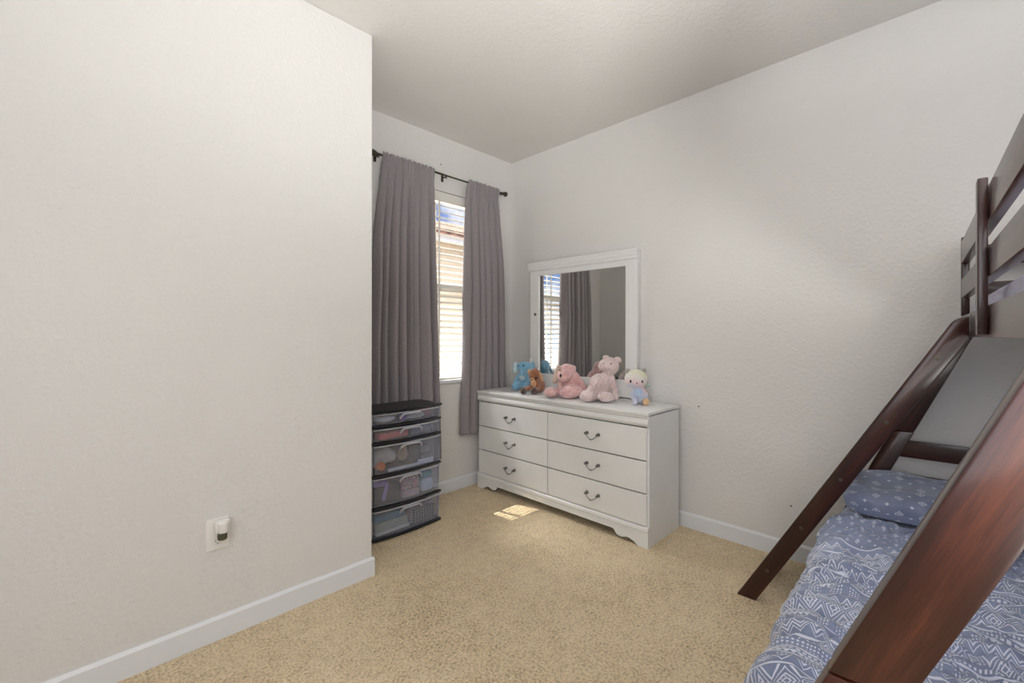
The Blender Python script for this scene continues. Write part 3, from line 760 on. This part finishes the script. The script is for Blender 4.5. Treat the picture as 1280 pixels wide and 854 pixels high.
# ------------------------------------------------------------------ bunk bed
RZ_ = math.atan2(.0415, .9991)
BR = Matrix.Rotation(RZ_, 4, 'Z')
bo = Vector((1.78, -.50, 0))        # bed origin in bed axes (a, b)
bed = empty('bunk_bed', BR @ bo, RZ_)
def bsub(mb, name, mat, root=None, frame=None, smooth=False, parent=None):
    """mesh built in bed axes; frame: local frame Matrix (in bed axes) used so the grain runs along x"""
    me = bpy.data.meshes.new(name)
    root = root or bed
    L = Matrix.Translation(-bo)
    fr = frame or Matrix()
    bmesh.ops.transform(mb.bm, matrix=fr.inverted(), verts=mb.bm.verts)
    o = mb.build(name, mat, parent or root, smooth=smooth)
    o.matrix_basis = (L @ fr) if parent is None else parent.matrix_basis.inverted() @ L @ fr
    return o
def board(name, a0, a1, b0, b1, z0, z1, bev=.004, **k):
    mb = MB(); mb.box((a0, b0, z0), (a1, b1, z1), bev)
    d = [a1-a0, b1-b0, z1-z0]; ax = d.index(max(d))
    c = Vector(((a0+a1)/2, (b0+b1)/2, (z0+z1)/2)) + Vector((random.random()*.0, 0, 0))
    rot = [Matrix(), Matrix.Rotation(PI/2, 4, 'Z'), Matrix.Rotation(-PI/2, 4, 'Y')][ax]
    return bsub(mb, name, M['wood'], frame=Matrix.Translation(c) @ rot, smooth=True, **k)
def slanted(name, pts, a0, a1, th, bev=.005, **k):
    """outline in (b, z), extruded along a; grain direction at angle th from -b"""
    mb = MB(); mb.prism(pts, 'yz', a0, a1, bev)
    c = Vector(((a0+a1)/2, sum(p[0] for p in pts)/len(pts), sum(p[1] for p in pts)/len(pts)))
    x = Vector((0, -math.cos(th), math.sin(th))); y = Vector((1, 0, 0)); z = x.cross(y)
    F = Matrix((x, y, z)).transposed().to_4x4(); F.translation = c
    return bsub(mb, name, M['wood'], frame=F, smooth=True, **k)
BF = -.1415          # outer face of upper side rail (b)
BW = -1.12          # far side
A0, A1 = .70, 2.735
TH = R(66.8); TT = math.tan(TH)
ZS = .784
# slanted legs, two pieces each, at foot end and head end
def leg_b(z): return .090 - (z-.590)/TT      # inner-top (right) edge b at height z
HW = .078
for (aa, ab) in ((A0, A0+.044), (A1-.044, A1)):
    zt = 1.215
    slanted('leg', [(leg_b(ZS), ZS+.001), (leg_b(ZS)+HW, ZS+.001), (leg_b(zt)+HW, zt), (leg_b(zt), zt)], aa, ab, TH)
    slanted('leg', [(leg_b(0), 0), (leg_b(0)+HW, 0), (leg_b(ZS)+HW, ZS-.001), (leg_b(ZS), ZS-.001)], aa, ab, TH)
# straight legs on the far side
for aa in (A0, A1-.044):
    board('leg', aa, aa+.044, BW, BW+.085, 0, ZS-.001); board('leg', aa, aa+.044, BW, BW+.085, ZS+.001, 1.63)
# upper side rails, end rails, guard rails
board('side_rail', A0, A1, BF-.028, BF, 1.214, 1.302); board('side_rail', A0, A1, BW, BW+.028, 1.214, 1.302)
for aa in (A0+.002, A1-.030):
    board('end_rail', aa, aa+.026, BW+.030, BF-.030, 1.214, 1.302)
    board('end_rail', aa, aa+.022, BW+.087, BF-.075, 1.375, 1.445); board('end_rail', aa, aa+.022, BW+.087, BF-.075, 1.515, 1.60)
for (z0, z1) in ((1.378, 1.458), (1.528, 1.622)):
    board('guard_rail', A0+.01, A1-.05, BF-.026, BF, z0, z1); board('guard_rail', A0, A1, BW, BW+.024, z0, z1)
board('guard_post', 1.715, 1.760, BF+.001, BF+.022, 1.222, 1.640)
board('guard_post', A1-.040, A1, BF-.026, BF, 1.304, 1.640)
board('guard_post', A0, A0+.046, BF-.028-.045, BF-.029, 1.214, 1.640)
# lower bed: end slats and side rails
for aa in (A0+.01, A1-.034):
    for (z0, z1) in ((.665, .742), (.50, .588), (.20, .34)):
        board('end_slat', aa, aa+.022, BW+.086, leg_b((z0+z1)/2)+.02, z0, z1)
board('side_rail', A0+.046, A1-.046, .235, .260, .20, .33); board('side_rail', A0+.046, A1-.046, BW, BW+.025, .20, .33)
for k in range(10):
    board('mattress_slat', A0+.12+k*.19, A0+.19+k*.19, BW+.03, BF-.03, 1.225, 1.240, .002)
board('lower_platform', A0+.05, A1-.05, BW+.03, .233, .215, .232, .002)
# ladder hung on the side rail
TL = R(60.44); TLT = math.tan(TL)
def lad_b(z): return .545 - z/TLT
lad = empty('ladder'); lad.parent = bed; lad.matrix_basis = Matrix.Translation(Vector((2.42, .0, 0)) - bo)
LW = .080
def ladder_rail(a0, a1):
    z1 = 1.315
    pts = [(lad_b(0), 0), (lad_b(0)+LW, 0)]
    bt, zt = lad_b(z1)+LW, z1
    for k in range(6):
        ang = R(29) + (R(90)-R(29))*k/5
        r = .05; c = (lad_b(1.262)+LW - r*math.sin(TL), 1.262 - r*math.cos(TL))
        pts.append((c[0] + r*math.cos(ang), c[1] + r*math.sin(ang)))
    pts += [(BF+.002, pts[-1][1]), (BF+.002, max(1.19, 0) )]
    # inner edge meets the rail face
    zz = (lad_b(0) - (BF+.002))*TLT
    pts[-1] = (BF+.002, zz)
    return slanted('ladder_rail', pts, a0, a1, TL, parent=lad)
L1 = ladder_rail(2.262, 2.290); L2_ = ladder_rail(2.560, 2.588); L2_.matrix_basis = Matrix.Translation((0, -.014, 0)) @ L2_.matrix_basis
scr = [(.15), (.38), (.63), (.88), (1.12)]
nrm = Vector((0, math.sin(TL), math.cos(TL)))
for z in (.155, .385, .625, .88, 1.135):
    bc = lad_b(z)+LW*.5
    mb = MB(); F = Matrix.Translation((0, bc, z)); mb.box((2.2905, -.030, -.010), (2.5595, .028, .010), .004, M=F @ Matrix.Rotation(-(PI/2-TL)*0, 4, 'X') @ Matrix.Rotation(-TL, 4, 'X'))
    bsub(mb, 'rung', M['wood'], parent=lad, smooth=True)
    mb = MB(); mb.lathe([(.0075, 0), (.0075, .002), (.0045, .0022), (.004, .001), (0, .001)], 14, Matrix.Translation((2.2618, bc, z)) @ Matrix.Rotation(-PI/2, 4, 'Y'))
    bsub(mb, 'screw', M['bronze'], parent=lad, smooth=True)
mb = MB(); mb.box((2.245, BF+.0005, 1.235), (2.261, BF+.003, 1.295), .0008); bsub(mb, 'bracket', M['pewter'], parent=lad)
tag(bed, 'dark cherry wood bunk bed with slanted legs and a leaning ladder', 'bunk bed')

def bed_thing(mb_or_me, name, mat, label, cat, origin=None, smooth=True):
    o = mb_or_me.build(name, mat, None, smooth=smooth, flat_angle=80) if isinstance(mb_or_me, MB) else link(name, mb_or_me, mat)
    o.matrix_world = BR
    return tag(o, label, cat)
M['sheet'] = simple('pale_sheet', (0.60, 0.60, 0.76, 1), .8, bscale=9, bstr=.6, bdist=.02, vary=.12)
M['navy_sheet'] = simple('navy_sheet', (0.035, 0.045, 0.085, 1), .85, bscale=30, bstr=.3, bdist=.004)
mb = MB(); mb.box((A0+.045, BW+.035, 1.241), (A1-.045, BF-.032, 1.366), .035, seg=4); bed_thing(mb, 'upper_mattress', M['sheet'], 'pale lavender mattress on the upper bunk', 'mattress')
mb = MB(); mb.box((A0+.055, BW+.035, .234), (A1-.055, .228, .430), .04, seg=4); bed_thing(mb, 'lower_mattress', M['navy_sheet'], 'mattress in a navy sheet on the lower bunk', 'mattress')

def comforter():
    bm = bmesh.new(); uvl = bm.loops.layers.uv.new('UVMap')
    # cross profile (b, z) following arc length
    prof = []
    b0, bt, zt, r = BW+.06, .268, .452, .075
    L1_ = (bt-r) - b0; L2 = r*PI/2; L3 = zt-r-.05
    tot = L1_+L2+L3
    def P(s):
        if s < L1_: return (b0+s, zt, 0, 1)
        s2 = s-L1_
        if s2 < L2:
            an = s2/r; return (bt-r+r*math.sin(an), zt-r+r*math.cos(an), math.sin(an), math.cos(an))
        s3 = s2-L2; return (bt+.018*(s3/L3)**1.2, zt-r-s3, 1, .05)
    na, ns = 420, 300
    a0, a1 = .865, 2.60
    g = []
    for i in range(na+1):
        a = a0+(a1-a0)*i/na; row = []
        for j in range(ns+1):
            s = tot*j/ns; b, z, nx, nz = P(s)
            q = Vector((a*5.5, s*1.7, 3))
            q2 = Vector((a*13 + noise.noise(Vector((a*2, s*2, 0)))*2.5, s*3.6, 9))
            # wrinkles running across the bed, sharpened into creases
            w1 = noise.noise(q)*.036
            w2 = (1-abs(noise.noise(q2))*2)*.028
            w3 = (1-abs(noise.noise(Vector((a*30+s*7+w1*60, s*8, 2))))*2.4)*.0095
            w4 = (1-abs(noise.noise(Vector((a*11-s*9, s*8+a*4, 22))))*2.2)*.012
            w5 = (1-abs(noise.noise(Vector((a*19 + noise.noise(Vector((a*3, s*2.5, 8)))*5, s*2.2, 61))))*2.6)*.016
            d = w1+w2+w3+w4+w5 - .008
            side = max(0, (s-L1_-L2)/L3) if s > L1_+L2 else 0
            d += .012*math.sin(a*16+noise.noise(Vector((a*3, 0, 7)))*4)*side
            d *= 1 - .45*max(0, min(1, (s-L1_)/L2))
            edge = min(1, (a-a0)/.06, (a1-a)/.05); edge = max(0, edge)
            d = d*(.3+.7*edge) - .028*(1-edge)**2
            if a > 2.30: d = d*(1-min(1, (a-2.30)/.06)*.9) - .012*min(1, (a-2.30)/.06)
            d = max(-.02, d)
            bb = b+nx*d; zz = z+nz*d
            row.append((bm.verts.new((a+noise.noise(Vector((a*4, s*3, 44)))*.008, bb, max(.012, zz))), s, a))
        g.append(row)
    for i in range(na):
        for j in range(ns):
            vs = (g[i][j], g[i+1][j], g[i+1][j+1], g[i][j+1])
            f_ = bm.faces.new([v[0] for v in vs])
            for lp, v in zip(f_.loops, vs): lp[uvl].uv = (v[1], v[2])
    me = bpy.data.meshes.new('comforter'); bm.to_mesh(me); bm.free()
    return me
cf = bed_thing(comforter(), 'comforter', M['bedding'], 'rumpled blue comforter printed with white tribal bands on the lower bunk', 'comforter')
md = cf.modifiers.new('thick', 'SOLIDIFY'); md.thickness = .010; md.offset = -1

def pillow():
    bm = bmesh.new(); uvl = bm.loops.layers.uv.new('UVMap')
    n, m_ = 90, 64
    ca, cb, cz = 2.525, -.130, .522; ra, rb, rz = .152, .375, .058
    arc = [0.0]; last = None
    for i in range(n+1):
        ph = -PI + 2*PI*i/n; c_, s_ = math.cos(ph), math.sin(ph)
        q = Vector((math.copysign(abs(c_)**.45, c_)*ra, math.copysign(abs(s_)**.55, s_)*rz))
        if last is not None: arc.append(arc[-1] + (q-last).length)
        last = q
    g = []
    for i in range(n+1):
        ph = -PI + 2*PI*i/n; row = []
        for j in range(m_+1):
            v = -1+2*j/m_
            # superellipse section, pinched to the ends
            e = (1-abs(v)**9)**.5 if abs(v) < 1 else 0
            c_, s_ = math.cos(ph), math.sin(ph)
            x = math.copysign(abs(c_)**.45, c_)*ra*(.88+.12*e); z = math.copysign(abs(s_)**.55, s_)*rz*(.10+.90*e)
            z += .030*(x/ra)*e          # higher at the head end
            top = max(0, min(1, s_*3)); top = top*top*(3-2*top)
            crease = math.exp(-((x+.035)/.012)**2)*.020*top*e
            w_ = (1-abs(noise.noise(Vector((x*14+v*2, v*4, 5))))*2)*.007*e + noise.noise(Vector((x*6, v*3, 1)))*.014*e
            P_ = (ca+x, cb+v*rb*(1-.03*abs(c_)), max(cz + z - crease + w_*(.2+.8*top), .466))
            row.append((bm.verts.new(P_), arc[i], v*rb))
        g.append(row)
    for i in range(n):
        for j in range(m_):
            vs = (g[i][j], g[i][j+1], g[i+1][j+1], g[i+1][j])
            f_ = bm.faces.new([q[0] for q in vs])
            for lp, q in zip(f_.loops, vs): lp[uvl].uv = (q[2], q[1])
    bmesh.ops.remove_doubles(bm, verts=bm.verts, dist=1e-5)
    bmesh.ops.recalc_face_normals(bm, faces=bm.faces)
    me = bpy.data.meshes.new('pillow'); bm.to_mesh(me); bm.free(); return me
bed_thing(pillow(), 'pillow', M['pillowcase'], 'blue pillow with white diamond print at the head of the lower bunk', 'pillow')

# ------------------------------------------------------------------ stuffed toys
def blob(name, mat, parts, root, voxel=.0045, lump=.0022, smooth_it=6):
    """union of ellipsoids / capsules -> one continuous soft mesh, local to root"""
    mb = MB()
    for p in parts:
        if p[0] == 'e': mb.ell(p[1], p[2], p[3] if len(p) > 3 else None)
        else:
            a, b, r0, r1 = Vector(p[1]), Vector(p[2]), p[3], p[4]
            n = 7
            for i in range(n+1):
                t = i/n; mb.ell(a.lerp(b, t), (r0+(r1-r0)*t,)*3, sub=2)
    me = bpy.data.meshes.new(name); mb.bm.to_mesh(me); mb.bm.free()
    tmp = bpy.data.objects.new('tmp', me); C.objects.link(tmp)
    md = tmp.modifiers.new('r', 'REMESH'); md.mode = 'VOXEL'; md.voxel_size = voxel
    sm = tmp.modifiers.new('s', 'SMOOTH'); sm.iterations = smooth_it; sm.factor = .6
    dg = bpy.context.evaluated_depsgraph_get()
    me2 = bpy.data.meshes.new_from_object(tmp.evaluated_get(dg))
    bpy.data.objects.remove(tmp); bpy.data.meshes.remove(me)
    for v in me2.vertices:
        v.co += v.normal*noise.noise(v.co*110)*lump
    me2.name = name
    return link(name, me2, mat, root)
def toy(name, x, y, label):
    return tag(empty(name, (x, y, DTOP+.0015), -PI/4), label, 'stuffed toy')
def small(name, mat, fn, root):
    mb = MB(); fn(mb); return mb.build(name, mat, root, smooth=True)
M['eye'] = simple('toy_eye', (.01, .01, .012, 1), .08)
pinkf = fur('pink_fur', (.58, .27, .27, 1), (.92, .62, .59, 1), 120)
pink2 = fur('pale_pink_fur', (.60, .42, .41, 1), (.95, .80, .77, 1), 170)
# pink floppy dog (local x right, -y toward the camera, z up)
t = toy('plush_dog', 2.51, 1.968, 'largest pink plush dog slumped forward with big feet, in front of the mirror')
blob('body', pinkf, [('e', (.045, .035, .089), (.080, .075, .086)), ('e', (.025, .0, .175), (.062, .058, .062)), ('e', (.0, -.045, .155), (.050, .045, .046)),
     ('e', (.055, .01, .125), (.054, .05, .050)), ('e', (.066, -.005, .195), (.024, .022, .034), (0, .5, 0)), ('c', (.085, .0, .15), (.145, .0, .045), .030, .040), ('e', (.045, -.04, .050), (.075, .065, .046)),
     ('e', (-.095, -.045, .040), (.048, .052, .037)), ('c', (-.04, -.01, .04), (-.09, -.04, .035), .035, .036), ('e', (.045, -.085, .046), (.082, .045, .045), (0, -.15, 0))], t, .0050, .003)
for sx, yy, tag_ in ((-.052, -.015, 0), (.080, .0, 1)):
    e_ = blob('ear', pinkf if tag_ else fur('pink_ear_lining', (.50, .36, .28, 1), (.70, .55, .45, 1)), [('c', (sx*.7, yy, .215), (sx*1.18, yy-.01, .12), .016, .024)], t, .004)
small('nose', M['eye'], lambda m: m.ell((-.028, -.088, .160), (.008, .006, .012)), t)
small('eye', M['eye'], lambda m: m.ell((-.030, -.062, .195), (.005, .004, .005)), t)
# pale pink pig-like bear
t = toy('plush_bear', 2.555, 1.675, 'pale pink nubbly plush bear sitting upright with snout turned left')
blob('body', pink2, [('e', (-.014, .02, .092), (.072, .068, .090)), ('e', (.028, .0, .155), (.038, .038, .050)), ('e', (.060, .0, .232), (.056, .054, .060)),
     ('e', (.020, -.028, .242), (.045, .036, .042)), ('e', (-.004, -.045, .236), (.030, .027, .030)),
     ('c', (.064, -.01, .155), (.086, -.03, .030), .022, .024), ('c', (-.030, -.02, .160), (-.088, -.045, .065), .020, .026),
     ('e', (-.112, -.070, .041), (.048, .050, .038)), ('c', (-.055, -.02, .035), (-.10, -.06, .036), .034, .036), ('e', (.008, -.095, .037), (.055, .045, .033), (0, .08, 0)), ('c', (0, -.02, .035), (.01, -.08, .034), .034, .033)], t, .0040, .0050)
for c_, r_ in (((.030, .01, .290), (.025, .014, .017)), ((.104, -.01, .276), (.026, .015, .022))):
    blob('ear', pink2, [('e', c_, r_), ('e', (c_[0]+.006, c_[1]-.004, c_[2]-.008), (r_[0]*.8, r_[1], r_[2]*.7))], t, .004)
for x, y in ((.045, -.050), (-.006, -.058)): small('eye', M['eye'], lambda m: m.ell((x+.004, y-.006, .252), (.0045, .004, .0055)), t)
small('nostril', M['eye'], lambda m: m.ell((-.020, -.064, .240), (.0025, .002, .004)), t)
# brown puppy
brown = fur('brown_fur', (.22, .065, .015, 1), (.46, .17, .05, 1)); tanf = fur('tan_plush_fur', (.55, .28, .12, 1), (.74, .46, .24, 1)); darkb = fur('dark_paw_fur', (.035, .012, .008, 1), (.08, .028, .016, 1))
t = toy('plush_puppy', 2.52, 2.268, 'small brown plush puppy with dark paws between the blue and pink toys')
blob('body', brown, [('e', (.048, .02, .055), (.050, .048, .056)), ('e', (.015, -.005, .135), (.048, .044, .052)), ('e', (.015, -.005, .175), (.026, .022, .014)), ('e', (.020, -.02, .075), (.038, .034, .05)),
     ('c', (-.002, -.03, .055), (-.055, -.07, .035), .020, .019), ('c', (.030, -.03, .04), (.004, -.075, .028), .024, .022)], t, .0042)
blob('chest', tanf, [('e', (.004, -.058, .078), (.022, .012, .026)), ('e', (-.008, -.052, .108), (.020, .012, .014))], t, .004)
blob('ear', tanf, [('e', (.062, -.030, .125), (.014, .010, .040), (0, -.25, 0))], t, .004); blob('ear', tanf, [('e', (-.030, -.005, .162), (.012, .010, .022), (0, .3, 0))], t, .004)
for c_ in ((-.076, -.088, .026), (.004, -.098, .027)): blob('paw', darkb, [('e', c_, (.027, .022, .027))], t, .004)
small('eye', M['eye'], lambda m: m.ell((.022, -.052, .118), (.009, .006, .007)), t); small('eye', M['eye'], lambda m: m.ell((-.022, -.046, .120), (.006, .005, .006)), t)
small('nose', M['eye'], lambda m: m.ell((-.010, -.064, .108), (.006, .004, .004)), t)
# blue elephant
bluef = fur('blue_fur', (.12, .34, .52, 1), (.26, .54, .74, 1)); palef = fur('pale_blue_fur', (.42, .56, .60, 1), (.62, .76, .80, 1))
t = toy('plush_elephant', 2.603, 2.455, 'blue plush elephant with a pale ear at the far end of the dresser')
blob('body', bluef, [('e', (.010, .01, .070), (.058, .05, .070)), ('e', (.012, -.01, .185), (.058, .048, .046)), ('e', (.045, -.005, .175), (.04, .04, .05)), ('e', (.01, -.01, .150), (.04, .04, .04)),
     ('c', (.0, -.045, .175), (-.006, -.075, .125), .018, .012), ('c', (-.01, -.02, .05), (-.055, -.055, .034), .034, .034), ('c', (.03, -.02, .05), (.04, -.060, .030), .032, .030), ('c', (-.03, -.01, .11), (-.055, -.04, .07), .020, .018)], t, .0046)
blob('ear', palef, [('e', (-.055, .0, .178), (.024, .014, .048))], t, .004); blob('ear', bluef, [('e', (.082, .01, .185), (.020, .014, .044))], t, .004)
blob('tummy', palef, [('e', (-.004, -.048, .100), (.026, .014, .026))], t, .004)
small('eye', M['eye'], lambda m: m.ell((.006, -.058, .200), (.005, .004, .007)), t); small('eye', M['eye'], lambda m: m.ell((-.034, -.044, .196), (.004, .004, .006)), t)
small('tag', simple('white_tag', (.78, .75, .70, 1), .7), lambda m: m.box((.062, .024, .195), (.076, .026, .255), .0008), t)
# pastel cat
def pastel():
    m, nt, b = new_mat('pastel_fur'); tc = nt.nodes.new('ShaderNodeTexCoord'); sp = nt.nodes.new('ShaderNodeSeparateXYZ'); nt.links.new(tc.outputs['Object'], sp.inputs[0])
    n = tex_noise(nt, 9, 3); v = V(nt, sp.outputs[2])*3.2 + V(nt, sp.outputs[0])*1.4 + (V(nt, n.outputs[0])-.5)*.35
    k = ramp(nt, v.s, [(.02, (.62, .62, .74, 1)), (.22, (.55, .62, .78, 1)), (.38, (.78, .60, .62, 1)), (.52, (.76, .72, .68, 1)), (.72, (.74, .74, .50, 1)), (.88, (.72, .72, .60, 1))])
    nt.links.new(k.outputs[0], b.inputs['Base Color']); b.inputs['Roughness'].default_value = 1; b.inputs['Sheen Weight'].default_value = .5
    f_ = tex_noise(nt, 200, 4, .7); bump(nt, b, f_.outputs[0], .7, .004); return m
pas = pastel()
t = toy('plush_kitten', 2.575, 1.425, 'small pastel rainbow plush kitten with a round head at the near end of the dresser')
blob('body', pas, [('e', (.020, .02, .055), (.056, .052, .052)), ('e', (.004, -.005, .090), (.040, .036, .05)), ('e', (-.008, -.005, .162), (.072, .062, .062)), ('e', (-.008, -.015, .150), (.064, .058, .050)), ('e', (-.020, -.055, .140), (.022, .018, .016)),
     ('e', (-.022, -.030, .018), (.018, .020, .018)), ('e', (.058, .005, .020), (.02, .026, .02))], t, .0044, .001)
blob('chest', fur('sky_blue_fur', (.42, .54, .76, 1), (.58, .68, .84, 1)), [('e', (-.002, -.036, .080), (.026, .014, .036))], t, .004)
for sx in (-.060, .046): blob('ear', fur('taupe_fur', (.36, .31, .27, 1), (.52, .47, .42, 1)), [('e', (sx, .0, .215), (.017, .010, .018))], t, .0035)
blob('tail', fur('orange_fur', (.62, .34, .14, 1), (.82, .54, .28, 1)), [('e', (.045, -.040, .022), (.022, .018, .024)), ('c', (.045, -.04, .02), (.060, -.01, .02), .018, .016)], t, .004)
blob('wing', fur('mint_fur', (.45, .56, .46, 1), (.62, .70, .56, 1)), [('e', (.072, .01, .118), (.026, .008, .010), (0, -.35, 0))], t, .0035)
for x in (-.054, .012): small('eye', M['eye'], lambda m: m.ell((x, -.0655 if x > -.03 else -.052, .152), (.0075, .006, .010)), t)
small('nose', simple('toy_nose', (.30, .10, .09, 1), .5), lambda m: m.ell((-.022, -.074, .144), (.005, .003, .004)), t)

# ------------------------------------------------------------------ ceiling lamp added behind the camera as fill
cl_ = empty('added_ceiling_lamp', (.1, -.35, HC))
b_ = MB(); b_.lathe([(.17, -.03), (.175, -.025), (.175, 0)], 32, Matrix.Translation((.1, -.35, HC))); sub(b_, 'lamp_base', M['pewter'], cl_, smooth=True)
gm, nt, gb = new_mat('lamp_glass'); gb.inputs['Base Color'].default_value = (.9, .88, .84, 1); gb.inputs['Emission Color'].default_value = (1, .95, .88, 1); gb.inputs['Emission Strength'].default_value = 6.0
b_ = MB(); b_.lathe([(0, -.11), (.06, -.105), (.12, -.08), (.155, -.045), (.16, -.03)], 32, Matrix.Translation((.1, -.35, HC))); sub(b_, 'lamp_shade', gm, cl_, smooth=True)
tag(cl_, 'round flush ceiling lamp added behind the camera for fill light', 'lamp')
